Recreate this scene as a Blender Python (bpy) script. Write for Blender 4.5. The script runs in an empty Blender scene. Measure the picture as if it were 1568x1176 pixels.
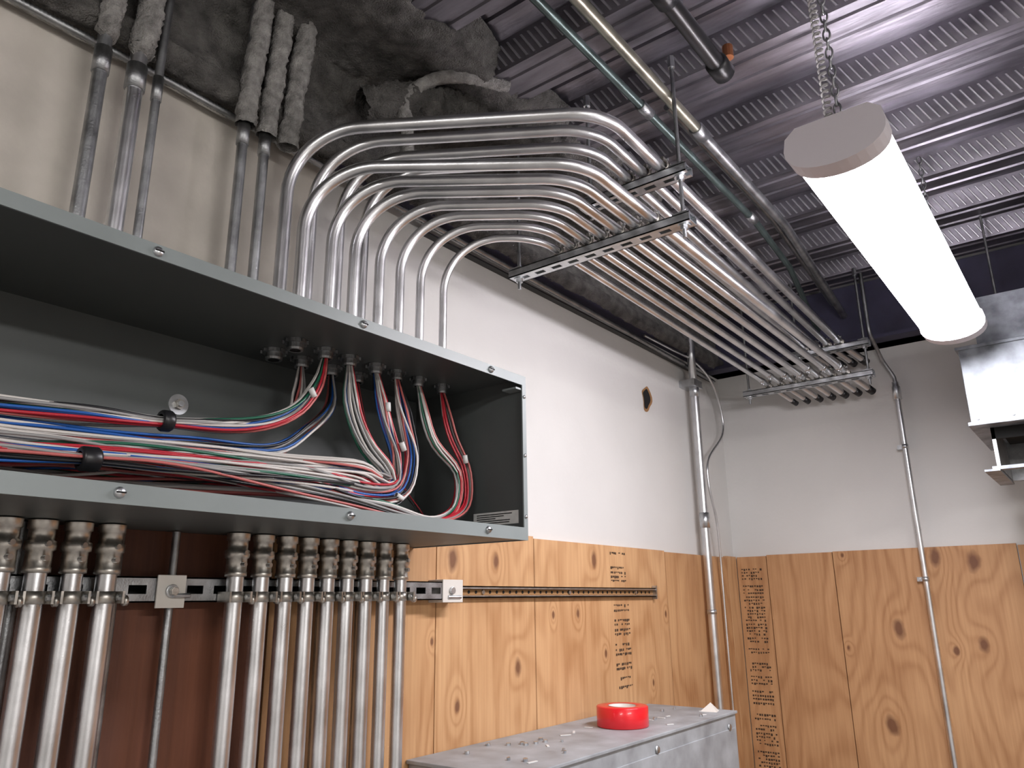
import bpy, math, random
from mathutils import Vector as V, Matrix, noise
random.seed(7)
rnd=random.uniform
bpy.context.scene.view_settings.view_transform='Standard'
# ------------------------------------------------------------------ materials
def newmat(name):
    m=bpy.data.materials.new(name); m.use_nodes=True
    nt=m.node_tree; return m,nt,nt.nodes['Principled BSDF']
def simple(name,col,rough=.5,metal=0.,var=0.,vscale=20.,bump=0.,bscale=200.,stretch=None,coat=0.,bdist=.004):
    m,nt,b=newmat(name); N=nt.nodes; Lk=nt.links
    b.inputs['Base Color'].default_value=(*col,1); b.inputs['Roughness'].default_value=rough; b.inputs['Metallic'].default_value=metal
    b.inputs['Coat Weight'].default_value=coat
    tc=N.new('ShaderNodeTexCoord'); mp=N.new('ShaderNodeMapping'); Lk.new(tc.outputs['Object'],mp.inputs[0])
    if stretch: mp.inputs['Scale'].default_value=stretch
    if var>0:
        n=N.new('ShaderNodeTexNoise'); n.inputs['Scale'].default_value=vscale; n.inputs['Detail'].default_value=6
        Lk.new(mp.outputs[0],n.inputs[0])
        r=N.new('ShaderNodeValToRGB'); r.color_ramp.elements[0].position=.3; r.color_ramp.elements[1].position=.72
        r.color_ramp.elements[0].color=(*[c*(1-var) for c in col],1); r.color_ramp.elements[1].color=(*[min(1,c*(1+var*.6)) for c in col],1)
        Lk.new(n.outputs[0],r.inputs[0]); Lk.new(r.outputs[0],b.inputs['Base Color'])
        mr=N.new('ShaderNodeMapRange'); mr.inputs[3].default_value=max(0,rough-.1); mr.inputs[4].default_value=min(1,rough+.12)
        Lk.new(n.outputs[0],mr.inputs[0]); Lk.new(mr.outputs[0],b.inputs['Roughness'])
    if bump>0:
        n2=N.new('ShaderNodeTexNoise'); n2.inputs['Scale'].default_value=bscale; n2.inputs['Detail'].default_value=4
        Lk.new(mp.outputs[0],n2.inputs[0])
        bp=N.new('ShaderNodeBump'); bp.inputs['Strength'].default_value=bump; bp.inputs['Distance'].default_value=bdist
        Lk.new(n2.outputs[0],bp.inputs['Height']); Lk.new(bp.outputs[0],b.inputs['Normal'])
    return m
M_emt=simple('galvanized_emt',(.76,.765,.78),.31,1.,.18,14,.05,400)
M_emt_old=simple('aged_galvanized',(.40,.41,.42),.42,1.,.4,25,.15,300)
M_zinc=simple('zinc_strut',(.62,.64,.66),.35,1.,.25,40)
M_fit=simple('zinc_fitting',(.66,.63,.58),.38,1.,.35,60)
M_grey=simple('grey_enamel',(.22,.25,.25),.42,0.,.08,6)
M_greyshade=simple('grey_enamel_shaded',(.088,.098,.096),.45,0.,.12,6)  # same enamel as the lips, interior shade darkened into the colour
M_box=simple('dusty_grey_enamel',(.33,.35,.37),.5,0.,.3,14,.05,80)
M_white=simple('painted_drywall',(.68,.67,.65),.75,0.,.06,2.5,.12,60)
M_cream=simple('old_painted_drywall',(.60,.56,.50),.8,0.,.2,6,.15,60)
M_floor=simple('concrete_floor',(.3,.29,.28),.7,0.,.2,4)
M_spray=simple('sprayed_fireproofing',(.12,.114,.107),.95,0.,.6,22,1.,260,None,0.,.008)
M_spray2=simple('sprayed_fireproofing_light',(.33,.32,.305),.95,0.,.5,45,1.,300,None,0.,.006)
M_deck=simple('galvanized_deck',(.19,.18,.205),.38,.85,.5,5,.5,3.,(1.,5.,1.),0.,.012)
M_emb=simple('deck_embossing',(.50,.49,.53),.36,.8)
M_beam=simple('dark_steel_flare_tint',(.045,.042,.08),.6,.1,.3,8)  # purple lens flare tint mixed into the steel colour
M_blackp=simple('black_painted_pipe',(.008,.008,.009),.35,0.)
M_green=simple('green_pipe',(.10,.135,.13),.35,.7,.3,20)
M_brass=simple('brass_tinted_pipe',(.29,.28,.23),.35,.8,.3,20)
M_copper=simple('copper_fitting',(.5,.2,.09),.35,.9,.2,20)
M_red=simple('red_tape',(.72,.012,.02),.28,coat=.3)
M_capw=simple('fixture_end_cap',(.72,.68,.72),.5)
M_plastic=simple('ivory_plastic',(.68,.65,.6),.5)
M_duct=simple('galvanized_duct',(.36,.39,.43),.5,.75,.5,22)
M_dark=simple('dark_void',(.006,.006,.006),.9)
M_label=simple('paper_label',(.7,.7,.68),.6,0,.1,90)
M_ink=simple('stamp_ink',(.06,.035,.02),.9)
M_wood_edge=simple('torn_paper',(.32,.17,.07),.9)
W={'red':simple('wire_red',(.46,.02,.035),.35),'blue':simple('wire_blue',(.015,.10,.38),.35),'white':simple('wire_white',(.62,.59,.56),.4),
 'green':simple('wire_green',(.015,.12,.07),.35),'black':simple('wire_black',(.012,.012,.014),.35),'grey':simple('wire_grey',(.30,.295,.29),.4),'pink':simple('wire_faded_red',(.50,.13,.12),.4)}
def emis(name,col,s):
    m,nt,b=newmat(name); b.inputs['Base Color'].default_value=(.9,.9,.9,1)
    b.inputs['Emission Color'].default_value=(*col,1); b.inputs['Emission Strength'].default_value=s; return m
M_led=emis('led_diffuser',(.99,.95,1.),50.)
M_led2=emis('led_diffuser_warm',(1.,.97,.94),68.)

def plywood(name,axis,light,dark,knots,seed=0.,ring=7.):
    m,nt,b=newmat(name); N=nt.nodes; Lk=nt.links
    b.inputs['Roughness'].default_value=.6
    tc=N.new('ShaderNodeTexCoord'); sp=N.new('ShaderNodeSeparateXYZ'); Lk.new(tc.outputs['Object'],sp.inputs[0])
    a=sp.outputs[axis]; z=sp.outputs[2]
    def mth(op,x,y=None,z_=None):
        n=N.new('ShaderNodeMath'); n.operation=op
        for i,k in enumerate((x,y,z_)):
            if k is None: continue
            if isinstance(k,(int,float)): n.inputs[i].default_value=k
            else: Lk.new(k,n.inputs[i])
        return n.outputs[0]
    def comb(x,y,zz=0.):
        n=N.new('ShaderNodeCombineXYZ')
        for i,k in enumerate((x,y,zz)):
            if isinstance(k,(int,float)): n.inputs[i].default_value=k
            else: Lk.new(k,n.inputs[i])
        return n.outputs[0]
    def nz(vec,sc,det=2.):
        n=N.new('ShaderNodeTexNoise'); n.inputs['Scale'].default_value=sc; n.inputs['Detail'].default_value=det
        Lk.new(vec,n.inputs[0]); return n.outputs[0]
    F=mth('MULTIPLY',nz(comb(mth('MULTIPLY',a,4.2),mth('MULTIPLY',z,.8),seed),1.,1.5),ring)
    F=mth('ADD',F,mth('MULTIPLY',nz(comb(mth('MULTIPLY',a,14.),mth('MULTIPLY',z,9.),seed),1.,2.),.22))
    wob=nz(comb(mth('MULTIPLY',a,25.),mth('MULTIPLY',z,18.),seed),1.,2.)
    core=None
    for (ka,kz,kr) in knots:
        dx=mth('SUBTRACT',a,ka); dz=mth('MULTIPLY',mth('SUBTRACT',z,kz),.6)
        d2=mth('ADD',mth('MULTIPLY',dx,dx),mth('MULTIPLY',dz,dz))
        g=mth('POWER',2.718,mth('MULTIPLY',d2,-1./(kr*2.2)**2))
        F=mth('ADD',F,mth('MULTIPLY',g,1.1))
        c=mth('SUBTRACT',1.3,mth('DIVIDE',mth('SQRT',d2),kr*.72))
        c=mth('ADD',c,mth('MULTIPLY',mth('SUBTRACT',wob,.5),1.2))
        c=mth('MULTIPLY',c,1.2)
        core=c if core is None else mth('MAXIMUM',core,c)
    s=mth('MULTIPLY_ADD',mth('SINE',mth('MULTIPLY',F,12.5)),.5,.5)
    s=mth('POWER',s,2.2)
    fine=nz(comb(mth('MULTIPLY',a,110.),mth('MULTIPLY',z,4.),seed),1.,3.)
    t=mth('ADD',mth('MULTIPLY',s,.30),mth('MULTIPLY',fine,.75))
    big=nz(comb(a,z,seed),3.,2.); t=mth('ADD',t,mth('MULTIPLY',mth('SUBTRACT',big,.52),.9))
    r=N.new('ShaderNodeValToRGB'); r.color_ramp.elements[0].position=.1; r.color_ramp.elements[1].position=.9
    r.color_ramp.elements[0].color=(*light,1); r.color_ramp.elements[1].color=(*dark,1); Lk.new(t,r.inputs[0])
    out=r.outputs[0]
    if core is not None:
        cl=mth('MINIMUM',mth('MAXIMUM',core,0.),.85)
        mx=N.new('ShaderNodeMix'); mx.data_type='RGBA'; mx.clamp_factor=True
        Lk.new(cl,mx.inputs[0]); Lk.new(out,mx.inputs[6]); mx.inputs[7].default_value=(.13,.045,.02,1); out=mx.outputs[2]
    Lk.new(out,b.inputs['Base Color'])
    bp=N.new('ShaderNodeBump'); bp.inputs['Strength'].default_value=.25; bp.inputs['Distance'].default_value=.002
    Lk.new(fine,bp.inputs['Height']); Lk.new(bp.outputs[0],b.inputs['Normal'])
    return m
kL=[(1.44,2.05,.022),(1.61,2.05,.016),(2.10,2.07,.02),(1.70,1.78,.02),(2.0,1.91,.013),(1.87,1.91,.009),(2.15,1.79,.010),(1.46,1.71,.012),(2.45,1.68,.010),(2.57,1.90,.01),(1.37,1.86,.007)]
kB=[(.61,1.83,.026),(.88,1.78,.022),(.89,2.07,.028),(.77,2.09,.026),(.54,1.49,.028),(.79,1.76,.012),(.42,1.76,.008),(.44,2.11,.008)]
P_left=plywood('plywood_fir',1,(.64,.385,.195),(.41,.205,.085),kL,1.3)
P_left2=plywood('plywood_fir_b',1,(.60,.35,.17),(.38,.18,.072),kL,7.7)
P_red=plywood('plywood_red_brown',1,(.155,.050,.022),(.075,.022,.010),[],3.1,4.)  # darker red-brown boards than the rest of the left wall
P_back=plywood('plywood_fir_back',0,(.60,.345,.17),(.375,.18,.075),kB,5.2)
P_back2=plywood('plywood_fir_back_b',0,(.56,.315,.15),(.35,.165,.068),kB,9.4)

# ------------------------------------------------------------------ mesh builder
class B:
    def __init__(s,name): s.name=name; s.v=[]; s.f=[]; s.m=[]; s.s=[]; s.mats=[]
    def mi(s,mat):
        if mat not in s.mats: s.mats.append(mat)
        return s.mats.index(mat)
    def add(s,vs,fs,mat,smooth=False):
        o=len(s.v); s.v+= [tuple(p) for p in vs]; k=s.mi(mat)
        for f in fs: s.f.append([i+o for i in f]); s.m.append(k); s.s.append(smooth)
    def box(s,a,b,mat,M=None):
        a,b=V(a),V(b)
        vs=[V((x,y,z)) for x in (a.x,b.x) for y in (a.y,b.y) for z in (a.z,b.z)]
        if M: vs=[M@p for p in vs]
        s.add(vs,[(0,1,3,2),(4,6,7,5),(0,4,5,1),(2,3,7,6),(0,2,6,4),(1,5,7,3)],mat)
    def tube(s,pts,r,mat,seg=12,caps=True,smooth=True):
        pts=[V(p) for p in pts]; n=len(pts); T=[]
        for i in range(n):
            t=(pts[min(i+1,n-1)]-pts[max(i-1,0)]); T.append(t.normalized())
        N=T[0].orthogonal().normalized(); vs=[]
        for i in range(n):
            N=(N-T[i]*N.dot(T[i])).normalized(); Bn=T[i].cross(N)
            rr=r[i] if isinstance(r,(list,tuple)) else r
            for k in range(seg):
                a=2*math.pi*k/seg
                vs.append(pts[i]+(N*math.cos(a)+Bn*math.sin(a))*rr)
        fs=[(i*seg+k,i*seg+(k+1)%seg,(i+1)*seg+(k+1)%seg,(i+1)*seg+k) for i in range(n-1) for k in range(seg)]
        s.add(vs,fs,mat,smooth)
        if caps:
            s.add(vs[:seg],[tuple(range(seg))[::-1]],mat); s.add(vs[-seg:],[tuple(range(seg))],mat)
    def lathe(s,prof,o,ax,mat,seg=20,smooth=True,closed=False):
        ax=V(ax).normalized(); N=ax.orthogonal().normalized(); Bn=ax.cross(N); o=V(o); vs=[]
        for (r,h) in prof:
            for k in range(seg):
                a=2*math.pi*k/seg; vs.append(o+ax*h+(N*math.cos(a)+Bn*math.sin(a))*r)
        n=len(prof); rng=range(n if closed else n-1)
        s.add(vs,[(i*seg+k,i*seg+(k+1)%seg,((i+1)%n)*seg+(k+1)%seg,((i+1)%n)*seg+k) for i in rng for k in range(seg)],mat,smooth)
    def cyl(s,o,ax,r,h,mat,seg=16):
        s.lathe([(0.0001,0),(r,0),(r,h),(.0001,h)],o,ax,mat,seg,smooth=False)
    def finish(s,parent=None,bevel=0):
        me=bpy.data.meshes.new(s.name); me.from_pydata(s.v,[],s.f)
        for m in s.mats: me.materials.append(m)
        me.polygons.foreach_set('material_index',s.m); me.polygons.foreach_set('use_smooth',s.s); me.update()
        ob=bpy.data.objects.new(s.name,me); bpy.context.collection.objects.link(ob)
        if parent: ob.parent=parent
        if bevel:
            bv=ob.modifiers.new('bevel','BEVEL'); bv.width=bevel; bv.segments=2; bv.limit_method='ANGLE'
        return ob
def empty(name):
    e=bpy.data.objects.new(name,None); bpy.context.collection.objects.link(e); return e
def fillet(pts,R,n=10):
    pts=[V(p) for p in pts]; out=[pts[0]]
    for i in range(1,len(pts)-1):
        a,p,c=pts[i-1],pts[i],pts[i+1]; d1=(p-a).normalized(); d2=(c-p).normalized()
        th=d1.angle(d2)
        if th<.01: out.append(p); continue
        r=R[i-1] if isinstance(R,(list,tuple)) else R
        t=r*math.tan(th/2); mx=min((p-a).length,(c-p).length)*.95
        if t>mx: r*=mx/t; t=mx
        p1=p-d1*t; n1=(d2-d1*d2.dot(d1)).normalized(); cc=p1+n1*r
        for k in range(n+1):
            q=th*k/n; out.append(cc-n1*r*math.cos(q)+d1*r*math.sin(q))
    out.append(pts[-1]); return out
def catmull(pts,k=8):
    pts=[V(p) for p in pts]; P=[pts[0]*2-pts[1]]+pts+[pts[-1]*2-pts[-2]]; out=[]
    for i in range(1,len(P)-2):
        for j in range(k):
            t=j/k; a,b,c,d=P[i-1],P[i],P[i+1],P[i+2]
            out.append(.5*((2*b)+(c-a)*t+(2*a-5*b+4*c-d)*t*t+(3*b-a-3*c+d)*t**3))
    out.append(pts[-1]); return out
def resample(pts,step):
    out=[pts[0]]; acc=0
    for a,b in zip(pts[:-1],pts[1:]):
        L=(b-a).length; s=step-acc
        while s<L: out.append(a.lerp(b,s/L)); s+=step
        acc=L-(s-step)
    return out

# ------------------------------------------------------------------ room shell
X0=-.018; YB=3.283; XR=4.0; YF=-2.6; ZC=3.27; YP=3.265
b=B('wall_left')
b.box((X0-.1,YF,0),(X0,.98,ZC+.05),M_cream); b.box((X0-.1,.98,0),(X0,YB+.1,ZC+.05),M_white); b.finish()
b=B('wall_back'); b.box((X0,YB,0),(XR,YB+.1,ZC+.05),M_white); b.finish()
b=B('wall_right'); b.box((XR,YF,0),(XR+.1,YB+.1,ZC+.05),M_white); b.finish()
b=B('wall_front'); b.box((X0-.1,YF-.1,0),(XR+.1,YF,ZC+.05),M_white); b.finish()
b=B('floor'); b.box((X0-.1,YF-.1,-.1),(XR+.1,YB+.1,0),M_floor); b.finish()
b=B('ceiling'); per=.30; prof=[]; y=YF-.05; webs=[]
while y<YB+.3:
    prof+=[(y,3.20),(y+.02,3.20),(y+.024,3.205),(y+.034,3.205),(y+.038,3.20),(y+.085,3.20),(y+.089,3.205),(y+.099,3.205),(y+.103,3.20),(y+.125,3.20),(y+.15,3.265),(y+.195,3.265),(y+.2,3.258),(y+.215,3.258),(y+.22,3.265),(y+.275,3.265)]
    webs.append(y+.275); y+=per
vs=[]; 
for (yy,zz) in prof: vs+=[(X0-.05,yy,zz),(XR+.05,yy,zz)]
b.add(vs,[(2*i,2*i+1,2*i+3,2*i+2) for i in range(len(prof)-1)],M_deck)
for wy in webs:
    if wy<.6 or wy>3.2: continue
    x=.1
    while x<2.7:
        a=V((x,wy+.004,3.256)); c=V((x+.026,wy+.0215,3.208)); nrm=V((0,-.93,-.36))
        u=V((.0035,0,0)); h=nrm*.0035
        b.add([a-u,a+u,c+u,c-u,a-u*.5+h,a+u*.5+h,c+u*.5+h,c-u*.5+h],[(4,5,6,7),(0,1,5,4),(1,2,6,5),(2,3,7,6),(3,0,4,7)],M_emb)
        x+=.021
b.finish()
b=B('ceiling_slab'); b.box((X0-.1,YF-.1,3.28),(XR+.1,YB+.1,3.38),M_dark); b.finish()

# plywood wainscot
b=B('trim_plywood_left')
seams=[(-2.6,-.3,P_red),(-.3,.915,P_red),(.918,1.38,P_left2),(1.383,1.78,P_left),(1.783,2.59,P_left),(2.596,3.165,P_left2),(3.168,YP,P_left)]
for i,(a,c,m) in enumerate(seams): b.box((X0,a,0),(0,c,2.12+[0,0,.004,.006,0,-.004,.002][i]),m)
b.finish(bevel=.001)
b=B('trim_plywood_back')
for i,(a,c,m) in enumerate([(0.002,.13,P_back2),(.133,.40,P_back),(.403,1.03,P_back),(1.034,2.25,P_back2),(2.253,XR,P_back)]):
    b.box((a,YP,0),(c,YB,2.12+[0,.004,.006,.0,.004][i]),m)
b.finish(bevel=.001)
b=B('plywood_grade_stamp')
def stamp(org,du,length,width):
    zz=0
    while zz<length:
        if random.random()<.88:
            x=0
            for k in range(9):
                w=width/10*rnd(.5,.95)
                if random.random()<.8:
                    h=rnd(.003,.009); p=V(org)+V(du)*x
                    q=p+V(du)*w
                    up=V((0,0,1))
                    b.add([p-up*zz,q-up*zz,q-up*(zz+h),p-up*(zz+h)],[(0,1,2,3)],M_ink)
                x+=width/9
        zz+=random.choice([.013,.013,.016,.03])
stamp((.0012,2.21,1.935),(0,1,0),.28,.10)
stamp((.0012,2.20,2.10),(0,1,0),.10,.10)
stamp((.02,YP-.0012,2.07),(1,0,0),.9,.09)
b.finish()

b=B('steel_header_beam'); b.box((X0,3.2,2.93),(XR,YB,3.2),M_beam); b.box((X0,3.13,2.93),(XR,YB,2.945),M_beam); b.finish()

# sprayed fireproofing along the left wall
b=B('fireproofed_beam')
nA=560; y0,y1=-1.0,3.2
profile=[(X0,2.95),(.03,2.935),(.05,2.95),(.05,2.985),(.03,3.0),(.02,3.04),(.02,3.12),(.05,3.17),(.12,3.185),(.3,3.19),(.34,3.25)]
vs=[]; nP=90
def pr(t):
    L=[0]
    for p,q in zip(profile[:-1],profile[1:]): L.append(L[-1]+math.dist(p,q))
    s=t*L[-1]
    for i in range(len(L)-1):
        if s<=L[i+1] or i==len(L)-2:
            f=(s-L[i])/(L[i+1]-L[i]); return profile[i][0]*(1-f)+profile[i+1][0]*f, profile[i][1]*(1-f)+profile[i+1][1]*f
for i in range(nA+1):
    yy=y0+(y1-y0)*i/nA
    wid=1.0+.55*max(0,min(1,(1.0-yy)/.25))+.18*noise.noise(V((yy*5,3,1))) - .25*max(0,min(1,(yy-1.9)/.3))
    for j in range(nP+1):
        x,z=pr(j/nP)
        if x>.05: x=.05+(x-.05)*wid
        p=V((x,yy,z)); nn=noise.noise(p*11)*.014+noise.noise(p*30)*.009+noise.noise(p*75)*.007+noise.noise(p*160)*.005
        if j==0: nn=0
        d=V((.75,0,-.65)) 
        q=p+d*nn*(1.2 if yy<1.9 else .5); q.x=max(q.x,X0)
        vs.append(q)
fs=[(i*(nP+1)+j,i*(nP+1)+j+1,(i+1)*(nP+1)+j+1,(i+1)*(nP+1)+j) for i in range(nA) for j in range(nP)]
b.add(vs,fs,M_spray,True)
def lumpy(pts,r,mat,amp=.3):
    pts=resample([V(p) for p in pts],.006); n=len(pts); sg=24
    T=[(pts[min(i+1,n-1)]-pts[max(i-1,0)]).normalized() for i in range(n)]; N=T[0].orthogonal().normalized(); vv=[]
    for i in range(n):
        N=(N-T[i]*N.dot(T[i])).normalized(); Bn=T[i].cross(N)
        for k in range(sg):
            a=2*math.pi*k/sg; d=N*math.cos(a)+Bn*math.sin(a); p=pts[i]+d*r
            vv.append(pts[i]+d*r*(1+amp*(.6*noise.noise(p*25)+.5*noise.noise(p*95)+.45*noise.noise(p*220))))
    b.add(vv,[(i*sg+k,i*sg+(k+1)%sg,(i+1)*sg+(k+1)%sg,(i+1)*sg+k) for i in range(n-1) for k in range(sg)],mat,True)
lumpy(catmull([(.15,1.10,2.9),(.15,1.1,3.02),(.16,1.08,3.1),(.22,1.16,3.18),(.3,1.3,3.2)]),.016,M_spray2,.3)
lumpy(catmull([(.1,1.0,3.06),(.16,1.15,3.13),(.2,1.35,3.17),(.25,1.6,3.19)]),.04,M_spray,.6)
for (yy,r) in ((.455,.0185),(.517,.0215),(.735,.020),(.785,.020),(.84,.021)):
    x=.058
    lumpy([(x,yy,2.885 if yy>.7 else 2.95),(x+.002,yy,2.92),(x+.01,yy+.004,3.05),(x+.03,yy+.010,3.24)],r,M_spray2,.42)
b.finish()

# ------------------------------------------------------------------ existing risers
e=empty('aged_riser_conduit')
b=B('riser_pipes')
for (yy,r,m) in ((.455,.012,M_emt_old),(.515,.0145,M_emt),(.555,.008,M_emt_old),(.735,.0105,M_emt_old),(.785,.0105,M_emt_old)):
    x=.055
    b.tube([(x,yy,2.427),(x,yy,2.95),(x+.005,yy,3.24)],r,m,16)
    b.lathe([(r,0),(r*1.2,.0),(r*1.2,.05),(r,.05)],(x,yy,2.84),(0,0,1),M_emt_old,16)
b.finish(e)

# ------------------------------------------------------------------ wireway
e=empty('electrical_wireway')
xf,zt,zb,ye,ys=.335,2.425,2.073,1.30,-1.0
b=B('trough')
t=.002
b.box((0.0005,ys,zb),(.003,ye,zt),M_greyshade)
b.box((0.0005,ys,zt-t),(xf,ye,zt),M_greyshade)
b.box((0.0005,ys,zb),(xf,ye,zb+t),M_greyshade)
b.box((0.0005,ye-t,zb),(xf,ye,zt),M_greyshade)
b.box((xf-.002,ys,zt-.019),(xf+.001,ye+.002,zt+.002),M_grey)
b.box((xf-.002,ys,zb-.002),(xf+.001,ye+.002,zb+.024),M_grey)
b.box((xf-.002,ye-.011,zb+.024),(xf+.001,ye+.002,zt-.019),M_grey)
b.box((0.0005,ye,zb-.002),(xf,ye+.002,zt+.002),M_grey)
b.box((xf-.04,ye-.03,zt-.03),(xf-.002,ye-.0025,zt-.026),M_grey)
b.finish(e)
b=B('cover_screws')
for yy in (-.35,.05,.45,.82,1.17): 
    for z in (zt-.009,zb+.012):
        b.lathe([(.0001,.006),(.005,.0055),(.0075,.002),(.0075,0)],(xf+.001,yy+(.01 if z>2.2 else 0),z),(1,0,0),M_zinc,12)
        b.box((xf+.006,yy-.006+(.01 if z>2.2 else 0),z-.001),(xf+.0075,yy+.006+(.01 if z>2.2 else 0),z+.001),M_dark)
for z in (2.12,2.38,2.25): b.lathe([(.0001,.003),(.004,.002),(.004,0)],(xf+.001,ye-.005,z),(1,0,0),M_zinc,10)
for (yy,z) in ((.69,2.30),(-.2,2.30)):
    b.cyl((.003,yy,z),(1,0,0),.019,.0015,M_zinc,24); b.cyl((.003,yy,z),(1,0,0),.010,.007,M_fit,6); b.cyl((.003,yy,z),(1,0,0),.0055,.012,M_zinc,10)
b.finish(e)
b=B('rating_label'); b.box((.19,ye-.0035,2.108),(.315,ye-.0025,2.136),M_label)
for k in range(5): b.box((.20,ye-.0042,2.112+k*.0045),(.20+rnd(.05,.1),ye-.0036,2.1138+k*.0045),M_dark)
b.finish(e)
YF_=[.82,.89,.95,1.02,1.08,1.144,1.22]; RF=[.0125,.0118,.0118,.011,.0105,.0098,.0092]
YR_=[.83,.895,.97,1.04]; RR=[.0135,.0118,.0118,.0118]
b=B('conduit_locknuts')
for x,ys_,rs in ((.16,YF_,RF),(.08,YR_,RR)):
    for yy,r in zip(ys_,rs):
        b.lathe([(r*.8,-.02),(r*1.15,-.02),(r*1.25,-.016),(r*1.25,-.007),(r*1.65,-.007),(r*1.65,0),(r*.8,0)],(x,yy,zt-t),(0,0,1),M_emt_old,20,False)
        b.cyl((x,yy,zt-t-.0185),(0,0,1),r*.8,.001,M_dark,16)
        for k in range(8):
            a=k*math.pi/4; Mx=Matrix.Translation((x,yy,zt-t-.004))@Matrix.Rotation(a,4,'Z'); b.box((r*1.55,-.003,-.003),(r*1.9,.003,.003),M_emt_old,Mx)
b.finish(e)

# ------------------------------------------------------------------ wires
e=empty('wire_harness')
cols=['red','blue','white','green','white','black','pink','white','grey','blue','white','red','white','black','grey']
bw=B('conductors')
def bundle(ctrl,n,rad,flat=1.,rw=.0024,pinch=None,maxx=.322):
    c=resample(catmull(ctrl,10),.02); c.append(V(ctrl[-1])); 
    for w in range(n):
        ph=rnd(0,6.28); rr=rad*math.sqrt(rnd(.05,1)); pts=[]; off=V((rnd(0,9),rnd(0,9),rnd(0,9)))
        for i,p in enumerate(c):
            s=i*.02; k=min(1,.3+s/.1)
            a=ph+noise.noise(off+V((s*2.2,0,0)))*2.2; q=rr*(1+.4*noise.noise(off+V((0,s*3,0))))*k
            if pinch is not None: q*=1-.45*math.exp(-((p.y-pinch)/.07)**2)
            T=(c[min(i+1,len(c)-1)]-c[max(i-1,0)]).normalized(); n1=T.cross(V((1,0,0)))
            if n1.length<.1: n1=V((0,0,1))
            n1.normalize()
            pp=p+V((1,0,0))*math.cos(a)*q+n1*math.sin(a)*q*flat
            pp.x=min(maxx,max(.012,pp.x)); pp.z=max(zb+.007,pp.z); pp.y=min(ye-.01,pp.y); pts.append(pp)
        bw.tube(pts,rw,W[random.choice(cols)],7)
zn=2.41
L=-.95
bundle([(.08,.895,zn),(.1,.88,2.34),(.14,.83,2.28),(.155,.73,2.245),(.165,.59,2.225),(.16,.46,2.215),(.16,.3,2.205),(.16,0,2.20),(.16,L,2.2)],11,.014,1,.0024,.585)
bundle([(.16,.89,zn),(.16,.875,2.35),(.17,.82,2.285),(.17,.73,2.245),(.165,.59,2.225),(.18,.46,2.215),(.18,.3,2.205),(.18,0,2.20),(.18,L,2.2)],13,.014,1,.0024,.585)
bundle([(.08,.97,zn),(.1,.955,2.33),(.13,.88,2.265),(.14,.80,2.215),(.15,.65,2.20),(.16,.50,2.185),(.17,.3,2.18),(.18,0,2.17),(.18,L,2.17)],12,.015)
bundle([(.16,.95,zn),(.17,.955,2.32),(.18,.985,2.25),(.19,1.03,2.205),(.2,1.03,2.175),(.2,.96,2.185),(.19,.75,2.18),(.19,.58,2.17),(.2,.37,2.15),(.21,0,2.15),(.21,L,2.15)],13,.017)
bundle([(.16,1.02,zn),(.18,1.03,2.31),(.19,1.055,2.23),(.2,1.04,2.17),(.22,.94,2.15),(.22,.81,2.16),(.21,.63,2.15),(.21,.44,2.145),(.21,.3,2.13),(.22,0,2.13),(.22,L,2.13)],13,.017)
bundle([(.16,1.08,zn),(.18,1.09,2.31),(.2,1.09,2.23),(.21,1.05,2.155),(.22,.94,2.135),(.22,.81,2.15),(.2,.6,2.14),(.2,.36,2.12),(.2,0,2.12),(.2,L,2.12)],13,.017)
bundle([(.16,1.144,zn),(.18,1.17,2.29),(.2,1.23,2.22),(.21,1.21,2.14),(.23,1.11,2.105),(.24,.97,2.125),(.23,.81,2.13),(.2,.55,2.12),(.2,.2,2.12),(.2,L,2.11)],10,.012)
bundle([(.16,1.22,zn),(.18,1.235,2.31),(.2,1.265,2.23),(.21,1.255,2.15),(.23,1.17,2.108),(.25,1.04,2.10),(.25,.88,2.12),(.26,.7,2.13),(.268,.52,2.137),(.27,.36,2.13),(.27,0,2.12),(.27,L,2.12)],10,.012,1,.0024,.44)
bundle([(.08,1.04,zn),(.07,1.08,2.3),(.06,1.2,2.2),(.08,1.25,2.13),(.12,1.15,2.09),(.16,.9,2.09),(.16,.4,2.1),(.16,L,2.1)],4,.01,1.,.0015)
for k,(x,z) in enumerate(((.268,0),(.245,.012),(.22,.022),(.19,.04))):
    bundle([(.21,1.0,2.14+z),(.22,.93,2.15+z),(x-.01,.75,2.145+z),(x,.55,2.138+z),(x,.44,2.133+z),(x,.3,2.125+z),(x,0,2.12+z),(x,L,2.12+z)],11,.014,1,.0024,.44 if k==0 else None, .322 if k==0 else .25)
bw.finish(e)
b=B('bundle_ties')
def tie(p,r,w,tilt):
    b.lathe([(r*.6,0),(r-.002,0),(r,.003),(r,w-.003),(r-.002,w),(r*.6,w)],p,(0,1,tilt),W['black'],22)
tie((.167,.577,2.2255),.017,.018,.05); tie((.269,.425,2.1325),.0165,.024,.06)
for (x,yy,z,a) in ((.17,.85,2.325,.6),(.18,1.03,2.33,.1),(.2,1.055,2.25,.5),(.20,1.245,2.25,.2),(.22,1.03,2.145,1.2)):
    Mx=Matrix.Translation((x+.01,yy,z))@Matrix.Rotation(a,4,'X'); b.lathe([(.004,-.009),(.0055,-.009),(.0055,.009),(.004,.009)],Mx@V((0,0,0)),Mx.to_3x3()@V((0,0,1)),M_label,10)
b.finish(e)

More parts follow.
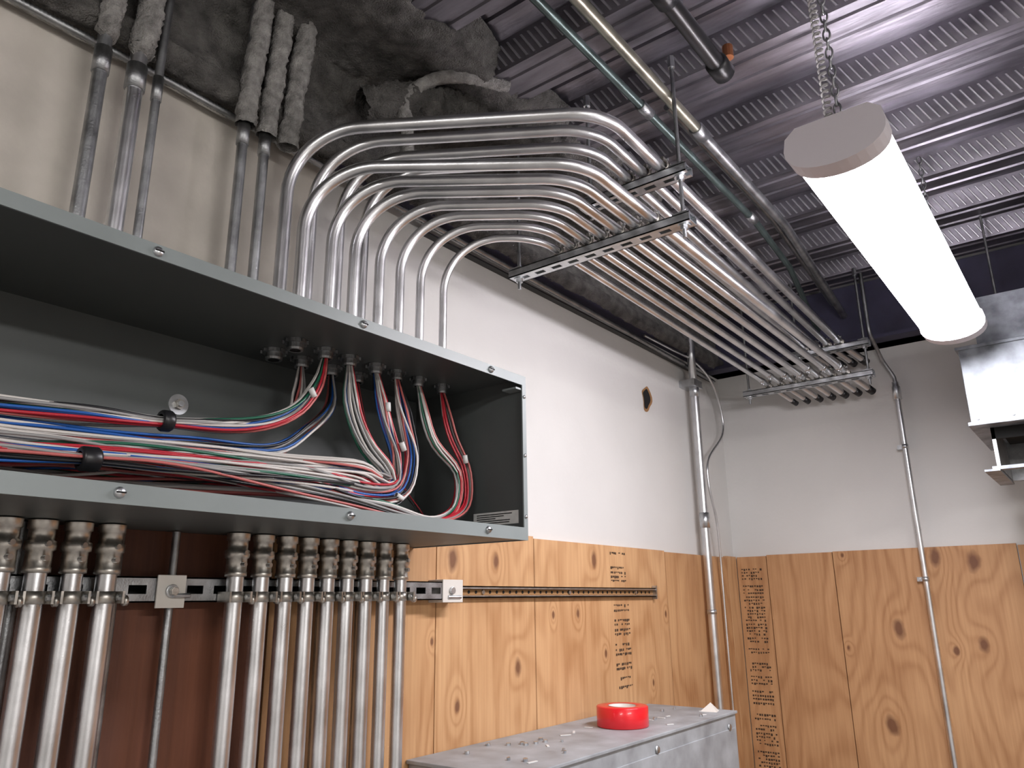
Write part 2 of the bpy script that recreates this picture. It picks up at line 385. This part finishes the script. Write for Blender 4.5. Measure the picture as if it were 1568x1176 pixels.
# ------------------------------------------------------------------ upper EMT conduits
e=empty('emt_conduit_run')
b=B('bent_conduits')
XN=[.60,.555,.51,.467,.423,.38,.338]; XF=[.60,.55,.50,.45,.40,.35,.30]; zl=2.788; zu=2.912
def route(xv,yv,xn,xfar,z,phi,r,R1=.14):
    yd=yv+(xn-xv)/math.tan(math.radians(phi))
    pts=[(xv,yv,zt),(xv,yv,z),(xn,yd,z),(xfar,3.07,z),(xfar+.055,3.19,z-.055)]
    b.tube(fillet(pts,[R1,.14,.10],16),r,M_emt,18,False)
    b.lathe([(r,0),(r*1.5,0),(r*1.5,.008),(r*1.25,.008),(r*1.25,.035),(r*1.02,.036)],(xv,yv,zt+.001),(0,0,1),M_fit,18)
    q=V((.055,.12,-.055)).normalized(); pe=V((xfar+.055,3.19,z-.055))
    b.lathe([(r*1.0,-.03),(r*1.18,-.03),(r*1.18,0),(r*.84,0),(r*.84,-.02)],pe,q,W['black'],16); b.cyl(pe-q*.012,q,r*.84,.001,M_dark,14)
for yv,xn,xr_,r in zip(YF_,XN,XF,RF): route(.16,yv,xn,xr_,zl,53,r)
for yv,xn,r in zip(YR_,[.632,.588,.545,.50],RR): route(.08,yv,xn,xn-.04,zu,57,r,.15)
b.finish(e)
b=B('couplings')
for i,(xn,xr_,r) in enumerate(zip(XN,XF,RF)):
    yy=2.92-.03*(i%3); f=(yy-1.46)/(3.07-1.46); x=xn+(xr_-xn)*f
    b.lathe([(r,0),(r*1.22,0),(r*1.22,.045),(r,.045)],(x,yy,zl),(0,1,0),M_zinc,16); b.cyl((x,yy+.012,zl-r*1.2),(0,0,-1),.003,.004,M_zinc,8); b.cyl((x,yy+.033,zl-r*1.2),(0,0,-1),.003,.004,M_zinc,8)
b.finish(e)

def strut(b,M,Lg,Wd=.041,H=.021,mat=M_zinc,slot=.028,pitch=.05):
    t=.0025
    b.box((0,0,0),(Lg,Wd*.33,t),mat,M); b.box((0,Wd*.67,0),(Lg,Wd,t),mat,M)
    x=0; 
    while x<Lg:
        b.box((x,Wd*.33,0),(min(x+pitch-slot,Lg),Wd*.67,t),mat,M); x+=pitch
    b.box((0,0,0),(Lg,t,H),mat,M); b.box((0,Wd-t,0),(Lg,Wd,H),mat,M)
    b.box((0,0,H-t),(Lg,.010,H),mat,M); b.box((0,Wd-.010,H-t),(Lg,Wd,H),mat,M)
zs0=zl-.0125-.0215
def trapeze(y,x0,x1,z0,xs,rs,rods,ztop,ux0,ux1,uxs,urs):
    e=empty('strut_trapeze_hanger')
    b=B('channels'); strut(b,Matrix.Translation((x0,y-.02,z0)),x1-x0); zu0=zu-.0135-.021
    strut(b,Matrix.Translation((ux0,y-.02,zu0)),ux1-ux0); b.finish(e)
    b=B('pipe_straps')
    for X,R,z in [(x,r,zl) for x,r in zip(xs,rs)]+[(x,r,zu) for x,r in zip(uxs,urs)]:
        b.lathe([(R*.9,-.014),(R*1.16,-.014),(R*1.16,.014),(R*.9,.014)],(X,y,z),(0,1,0),M_fit,16)
        b.box((X-.004,y-.012,z+R),(X+.004,y+.012,z+R+.012),M_fit); b.cyl((X-.010,y,z+R+.007),(1,0,0),.0035,.02,M_zinc,8)
        b.box((X+R,y-.012,z-R-.004),(X+R+.005,y+.012,z+R*.2),M_fit); b.box((X-R-.005,y-.012,z-R-.004),(X-R,y+.012,z+R*.2),M_fit)
    b.finish(e)
    b=B('threaded_rods')
    for (rx,lo) in rods:
        b.tube([(rx,y,(z0 if lo else zu0)-.03),(rx,y,ztop)],.0048,M_emt_old,10)
        zs=[z0,zu0] if (rx>ux0 and lo) else ([z0] if lo else [zu0])
        for zz in zs:
            b.cyl((rx,y,zz-.011),(0,0,1),.009,.008,M_zinc,6); b.cyl((rx,y,zz-.003),(0,0,1),.014,.003,M_zinc,16)
            b.box((rx-.018,y-.02,zz+.021),(rx+.018,y+.02,zz+.025),M_zinc); b.cyl((rx,y,zz+.025),(0,0,1),.009,.008,M_zinc,6)
        b.cyl((rx,y,ztop-.03),(0,0,1),.009,.03,M_zinc,6)
    b.finish(e)
def at(xs,xe,y): f=(y-1.46)/(3.07-1.46); return [a+(c-a)*max(0,f) for a,c in zip(xs,xe)]
UX=[.632,.588,.545,.50]; UF=[x-.04 for x in UX]
trapeze(1.46,.185,.69,zs0,at(XN,XF,1.46),RF,[(.205,1),(.668,1),(.43,0)],3.2,.405,.69,UX,RR)
trapeze(3.03,.195,.70,zs0,at(XN,XF,3.03),RF,[(.215,1),(.682,1),(.43,0)],3.2,.405,.70,at(UX,UF,3.03),RR)

# ------------------------------------------------------------------ lower conduits + strut
e=empty('emt_conduit_bank')
b=B('vertical_conduits'); bf=B('connectors'); bs=B('strut_clamps')
YL=[.425,.472,.522,.572,.795,.847,.899,.949,.998,1.047,1.096,1.146,1.196]
for i,yy in enumerate(YL):
    r=.0148 if yy<1.1 else .0135; x=.068
    b.tube([(x,yy,zb-.03),(x,yy,.0)],r,M_emt,20,True)
    R=r
    bf.lathe([(R*1.35,0),(R*1.35,-.012),(R*1.18,-.013),(R*1.18,-.028),(R*1.42,-.03),(R*1.45,-.036),(R*1.42,-.042),(R*1.2,-.044),(R*1.2,-.066),(R*1.27,-.067),(R*1.27,-.074),(R,-.075)],(x,yy,zb-.002),(0,0,1),M_fit,20)
    for dz in (-.036,-.056):
        bf.cyl((x+R*1.1,yy,zb+dz),(1,.25,0),.0042,.009,M_zinc,10)
    bs.lathe([(R*.9,-.009),(R*1.14,-.009),(R*1.14,.009),(R*.9,.009)],(x,yy,1.962),(0,0,1),M_fit,20)
    bs.box((.046,yy+R,1.953),(x+.028,yy+R+.0035,1.971),M_fit); bs.box((.046,yy-R-.0035,1.953),(x+.016,yy-R,1.971),M_fit)
    bs.cyl((x+.02,yy+R-.004,1.962),(0,1,0),.0052,.011,M_zinc,8)
    bs.lathe([(.004,-.003),(.008,-.003),(.008,.003),(.004,.003)],(x+.02,yy+R+.008,1.957),(0,1,.1),M_fit,14)
for (yy,x,r) in ((.70,.028,.007),(.60,.03,.011),(1.02,.026,.010),(1.12,.026,.009),(.46,.026,.010)):
    b.tube([(x,yy,zb-.002),(x,yy,.0)],r,M_emt_old,12)
b.finish(e); bf.finish(e); bs.finish(e)
e=empty('strut_channel')
b=B('channel'); Mx=Matrix(((0,0,-1,.044),(1,0,0,-1.0),(0,-1,0,1.995),(0,0,0,1)))
strut(b,Mx,2.37,H=.042,mat=M_emt_old,slot=.03,pitch=.05); b.box((.001,-1.,1.956),(.003,1.37,1.994),M_dark); b.finish(e)
b=B('end_cap'); b.box((.0,1.355,1.948),(.047,1.425,2.0),M_plastic); b.cyl((.047,1.385,1.975),(1,0,0),.009,.006,M_zinc,8); b.cyl((.047,1.372,1.96),(0,1,0),.005,.045,M_zinc,8)
b.box((.045,.665,1.945),(.049,.715,1.998),M_plastic); b.cyl((.049,.69,1.972),(1,0,0),.011,.005,M_zinc,16); b.cyl((.054,.69,1.972),(1,0,0),.0075,.008,M_fit,6); b.cyl((.055,.69,1.965),(0,1,0),.004,.03,M_zinc,8)
b.finish(e,.001)
b=B('perforated_mounting_rail')
b.box((.002,1.426,1.984),(.016,2.48,1.987),M_brass); b.box((.002,1.426,1.958),(.016,2.48,1.961),M_brass); b.box((.002,1.426,1.961),(.0035,2.48,1.984),M_wood_edge)
b.box((.014,1.426,1.980),(.016,2.48,1.987),M_zinc); b.box((.014,1.426,1.958),(.016,2.48,1.964),M_zinc)
y=1.44
while y<2.47: b.cyl((.0035,y,1.9725),(1,0,0),.004,.0015,M_dark,10); y+=.028
for y in (1.55,1.95,2.35): b.cyl((.0035,y,1.9725),(1,0,0),.006,.004,M_zinc,6)
b.box((.002,2.475,1.95),(.018,2.482,1.995),M_zinc)
b.finish()

# ------------------------------------------------------------------ grey enclosure, tape
e=empty('electrical_enclosure')
b=B('cabinet'); b.box((.002,1.30,.0),(.30,2.395,1.613),M_box); b.box((.002,1.292,1.612),(.305,2.402,1.62),M_box)
b.box((.299,1.32,.02),(.3025,2.38,1.575),M_box); b.finish(e,.002)
b=B('bolts_and_debris')
for (y,z) in ((1.88,1.595),(2.34,1.59),(1.45,1.595)): b.lathe([(.0001,.004),(.008,.003),(.010,0)],(.3025,y,z-.01),(1,0,0),M_zinc,14)
for k in range(26):
    x=rnd(.03,.28); y=rnd(1.4,2.35)
    if (x-.165)**2+(y-1.95)**2<.085**2: continue
    if k%2: b.cyl((x,y,1.62),(rnd(-.2,.2),rnd(-.2,.2),1),rnd(.003,.006),.006,M_zinc,8)
    else: Mx=Matrix.Translation((x,y,1.6202))@Matrix.Rotation(rnd(0,3),4,'Z'); b.box((-.012*rnd(.5,2),-.003,0),(.012,.003,.0015),M_label,Mx)
for k in range(7): b.cyl((rnd(.08,.13),rnd(1.55,1.66),1.62),(0,0,1),.006,.005,M_zinc,6)
Mx=Matrix.Translation((.24,2.34,1.62)); b.add([Mx@V(p) for p in ((-.02,-.02,0),(.03,-.01,0),(.02,.03,0),(-.01,.02,0),(.005,.005,.025))],[(0,1,4),(1,2,4),(2,3,4),(3,0,4)],M_plastic)
b.finish(e)
b=B('red_tape_roll'); r=.07
b.lathe([(.036,0),(r-.002,0),(r,.002),(r,.05),(r-.002,.052),(.039,.052),(.036,.05)],(.165,1.95,1.6205),(0,0,1),M_red,48,True,True)
b.lathe([(.0355,.001),(.0355,.051),(.0375,.0525),(.0375,.0525)],(.165,1.95,1.6205),(0,0,1),M_plastic,40)
ob=b.finish(); 

# ------------------------------------------------------------------ wall conduits
def clamp(b,p,ax,r):
    b.lathe([(r*.95,-.008),(r*1.15,-.008),(r*1.15,.008),(r*.95,.008)],p,ax,M_zinc,16)
b=B('emt_riser_conduit'); r=.0165
b.tube(fillet([(.03,2.9,.0),(.03,2.9,2.84),(.045,2.86,2.92),(.045,2.86,3.0)],.1),r,M_emt,18)
b.lathe([(r,0),(r*1.2,0),(r*1.2,.06),(r,.06)],(.03,2.9,2.22),(0,0,1),M_zinc,18)
b.lathe([(r,0),(r*1.2,0),(r*1.2,.05),(r,.05)],(.03,2.9,2.76),(0,0,1),M_zinc,18)
b.box((X0,2.86,2.80),(.05,2.94,2.83),M_zinc)
clamp(b,(.03,2.9,1.9),(0,0,1),r)
b.finish()
b=B('emt_drop_conduit'); r=.0105; yy=YP-.022
b.tube([(.73,yy,.0),(.73,yy,2.74)],r,M_emt,16)
b.tube(fillet([(.73,yy,2.73),(.73,yy,2.79),(.70,yy-.02,2.86),(.69,3.10,2.95),(.69,3.10,3.2)],.05),r*.7,M_emt_old,12)
b.lathe([(r,0),(r*1.5,.0),(r*1.5,.05),(r*1.2,.055),(r*1.2,.07)],(.73,yy,2.70),(0,0,1),M_zinc,16)
for z in (2.51,2.01,1.2):
    clamp(b,(.73,yy,z),(0,0,1),r); yw=YB if z>2.12 else YP; b.box((.70,yy+.004,z-.008),(.73,yw,z+.008),M_zinc); b.cyl((.708,yy+.004,z),(0,-1,0),.004,.004,M_zinc,8)
b.finish()

def armor(b,pts,r,mat):
    pts=resample(catmull(pts,12),.0035); rs=[r*(1.12 if i%2 else .9) for i in range(len(pts))]
    b.tube(pts,rs,mat,8)
b=B('armored_cable')
armor(b,[(.01,-.9,2.93),(.012,.2,2.925),(.014,.57,2.925),(.014,.9,2.92),(.014,1.51,2.915),(.014,2.3,2.905),(.014,3.15,2.885)],.0075,M_emt_old)
armor(b,[(.02,2.5,2.925),(.03,2.7,2.92),(.035,2.92,2.915),(.035,3.08,2.86),(.03,3.17,2.75),(.03,3.16,2.64),(.03,2.99,2.51),(.03,2.97,2.40),(.03,3.02,2.25),(.02,3.05,2.07),(.015,3.06,1.74),(.015,3.06,1.33),(.015,3.06,.3)],.0052,M_emt)
b.finish()
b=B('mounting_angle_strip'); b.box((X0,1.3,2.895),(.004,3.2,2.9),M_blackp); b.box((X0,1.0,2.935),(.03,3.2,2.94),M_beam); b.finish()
b=B('drywall_hole'); n=22
cen=V((X0+.0012,2.56,2.69))
o1=[cen+V((0,math.cos(a)*.038*(1+.25*math.sin(3*a+1)),math.sin(a)*.05*(1+.2*math.sin(2*a)))) for a in [2*math.pi*k/n for k in range(n)]]
o2=[cen+V((.0006,(p-cen).y*.72-.004,(p-cen).z*.78)) for p in o1]
b.add(o1,[tuple(range(n))],M_wood_edge); b.add(o2,[tuple(range(n))],M_dark)
b.finish()

# ceiling pipes
b=B('green_ceiling_pipe'); b.tube([(.585,-2.58,3.1),(.585,2.2,3.1),(.56,2.6,3.09),(.50,3.1,3.0)],.0105,M_green,14)
for y in (.9,1.5,2.2): b.lathe([(.0105,0),(.014,0),(.014,.05),(.0105,.05)],(.585,y-.05,3.1),(0,1,0),M_emt_old,14)
b.finish()
b=B('brass_ceiling_pipe'); b.tube([(.65,-2.58,3.1),(.65,1.62,3.1)],.014,M_brass,14)
b.tube(fillet([(.65,1.60,3.1),(.65,2.3,3.1),(.62,2.7,3.09),(.60,3.13,3.05)],.2),.0135,M_emt_old,14)
for y in (1.0,1.62): b.lathe([(.014,0),(.018,0),(.018,.05),(.014,.05)],(.65,y,3.1),(0,1,0),M_emt_old,14)
b.tube(fillet([(.61,1.55,3.14),(.61,2.3,3.14),(.57,3.1,3.1)],.2),.01,M_emt_old,12)
b.finish()
b=B('black_sprinkler_pipe'); b.tube([(.79,-2.58,3.1),(.79,1.47,3.1)],.019,M_blackp,18)
for y in (1.14,1.42): b.lathe([(.019,0),(.025,.002),(.025,.05),(.019,.052)],(.79,y,3.1),(0,1,0),M_blackp,18)
b.lathe([(.019,0),(.014,.004),(.0001,.004)],(.79,1.47,3.1),(0,1,0),M_blackp,18)
b.cyl((.79,1.25,3.1),(0,0,1),.006,.1,M_emt_old,8)
b.cyl((.81,1.45,3.12),(0,0,1),.012,.03,M_copper,12)
b.finish()

# ------------------------------------------------------------------ LED fixture
def fixture(xc,y0,y1,zt_,led):
    e=empty('led_strip_light')
    def prof(hw,side,drop,n=16,ex=0):
        p=[(-hw,side),(-hw*.95,zt_-.016),(-hw*.72,zt_-ex),(hw*.72,zt_-ex),(hw*.95,zt_-.016)]
        for k in range(n):
            a=math.pi*k/n; p.append((hw*math.cos(a),side-drop*math.sin(a)**.85 if 0<k<n else side))
        return p
    def ext(b,pr,ya,yb,mat):
        n=len(pr); vs=[(xc+x,ya,z) for x,z in pr]+[(xc+x,yb,z) for x,z in pr]
        b.add(vs,[(i,(i+1)%n,n+(i+1)%n,n+i) for i in range(n)],mat)
        b.add(vs[:n],[tuple(range(n))],mat); b.add(vs[n:],[tuple(range(n))[::-1]],mat)
    b=B('housing'); b.box((xc-.06,y0+.03,zt_-.035),(xc+.06,y1-.03,zt_-.006),M_capw); b.finish(e,.003)
    b=B('end_caps'); P=prof(.083,zt_-.040,.050)
    ext(b,P,y0,y0+.045,M_capw); ext(b,P,y1-.045,y1,M_capw); b.finish(e,.003)
    b=B('diffuser')
    P=[(.079*math.cos(math.pi*k/16),(zt_-.036)-.051*(math.sin(math.pi*k/16)**.85 if 0<k<16 else 0)) for k in range(17)]; n=len(P)
    vs=[(xc+x,y0+.045,z) for x,z in P]+[(xc+x,y1-.045,z) for x,z in P]
    b.add(vs,[(i,i+1,n+i+1,n+i) for i in range(n-1)],led,True); b.finish(e)
    b=B('suspension_chains')
    for yy in (y0+.07,y1-.12):
        z=zt_+.02; k=0
        b.tube([(xc-.02,yy,zt_-.004),(xc-.012,yy,zt_+.02),(xc,yy,zt_+.024),(xc+.012,yy,zt_+.02),(xc+.02,yy,zt_-.004)],.0016,M_zinc,6)
        while z<3.2:
            pts=[]
            for q in range(13):
                a=2*math.pi*q/12; w=math.cos(a)*.006; h=math.sin(a)*.013
                pts.append((xc+(w if k%2 else 0),yy+(0 if k%2 else w),z+.011+h))
            b.tube(pts,.0019,M_emt_old,6,False); z+=.020; k+=1
    b.finish(e)
    b=B('power_cord'); pts=[]
    for i in range(int((3.2-zt_)/.0012)):
        z=zt_+i*.0012; a=i*.6; pts.append((xc-.018+.006*math.cos(a),y0+.075+.006*math.sin(a),z))
    b.tube(pts,.0024,W['grey'],6); b.finish(e)
fixture(1.048,1.225,2.44,2.740,M_led)
fixture(1.6,-1.75,-.55,2.745,M_led2)
fixture(2.9,-.2,1.0,2.745,M_led2)

# ------------------------------------------------------------------ HVAC duct
e=empty('hvac_duct')
b=B('duct_body')
b.box((1.03,2.6,2.44),(1.75,3.1,2.68),M_duct); b.box((1.08,2.63,2.68),(1.75,3.1,2.84),M_duct); b.box((1.022,2.592,2.435),(1.76,3.105,2.447),M_duct); b.box((1.022,2.592,2.672),(1.76,3.105,2.682),M_duct)
for x in (1.05,1.14,1.23,1.35): b.cyl((x,2.6,2.455),(0,-1,0),.004,.003,M_zinc,8)
b.finish(e,.002)
b=B('duct_boot')
b.box((1.07,2.66,2.31),(1.08,3.0,2.435),M_emt_old); b.box((1.08,2.98,2.31),(1.7,3.0,2.435),M_emt_old); b.box((1.07,2.66,2.40),(1.7,2.67,2.435),M_dark); b.box((1.06,2.63,2.305),(1.7,2.66,2.315),M_duct)
b.box((1.09,2.68,2.43),(1.7,2.98,2.434),M_dark); b.box((1.16,2.62,2.33),(1.3,2.68,2.42),M_plastic); b.box((1.04,2.62,2.300),(1.08,3.0,2.306),M_duct)
b.finish(e)
b=B('duct_hangers')
for x in (1.14,1.7): b.tube([(x,2.85,2.84),(x,2.85,3.2)],.004,M_emt_old,8)
b.finish(e)

# ------------------------------------------------------------------ world + camera
w=bpy.data.worlds.new('World'); bpy.context.scene.world=w; w.use_nodes=True
w.node_tree.nodes['Background'].inputs[0].default_value=(.5,.55,.6,1); w.node_tree.nodes['Background'].inputs[1].default_value=.1
f=1165.
Z=V((-49,4088,-f)).normalized(); Y=V((936,-320,-f)); Y=(Y-Z*Y.dot(Z)).normalized(); X=Y.cross(Z)
R=Matrix((X,Y,Z))
cd=bpy.data.cameras.new('camera'); cam=bpy.data.objects.new('camera',cd); bpy.context.collection.objects.link(cam)
cd.sensor_width=36; cd.lens=f/1568*36; cd.clip_start=.02
cam.matrix_world=Matrix.Translation((1.3,0,1.95))@R.to_4x4()
bpy.context.scene.camera=cam
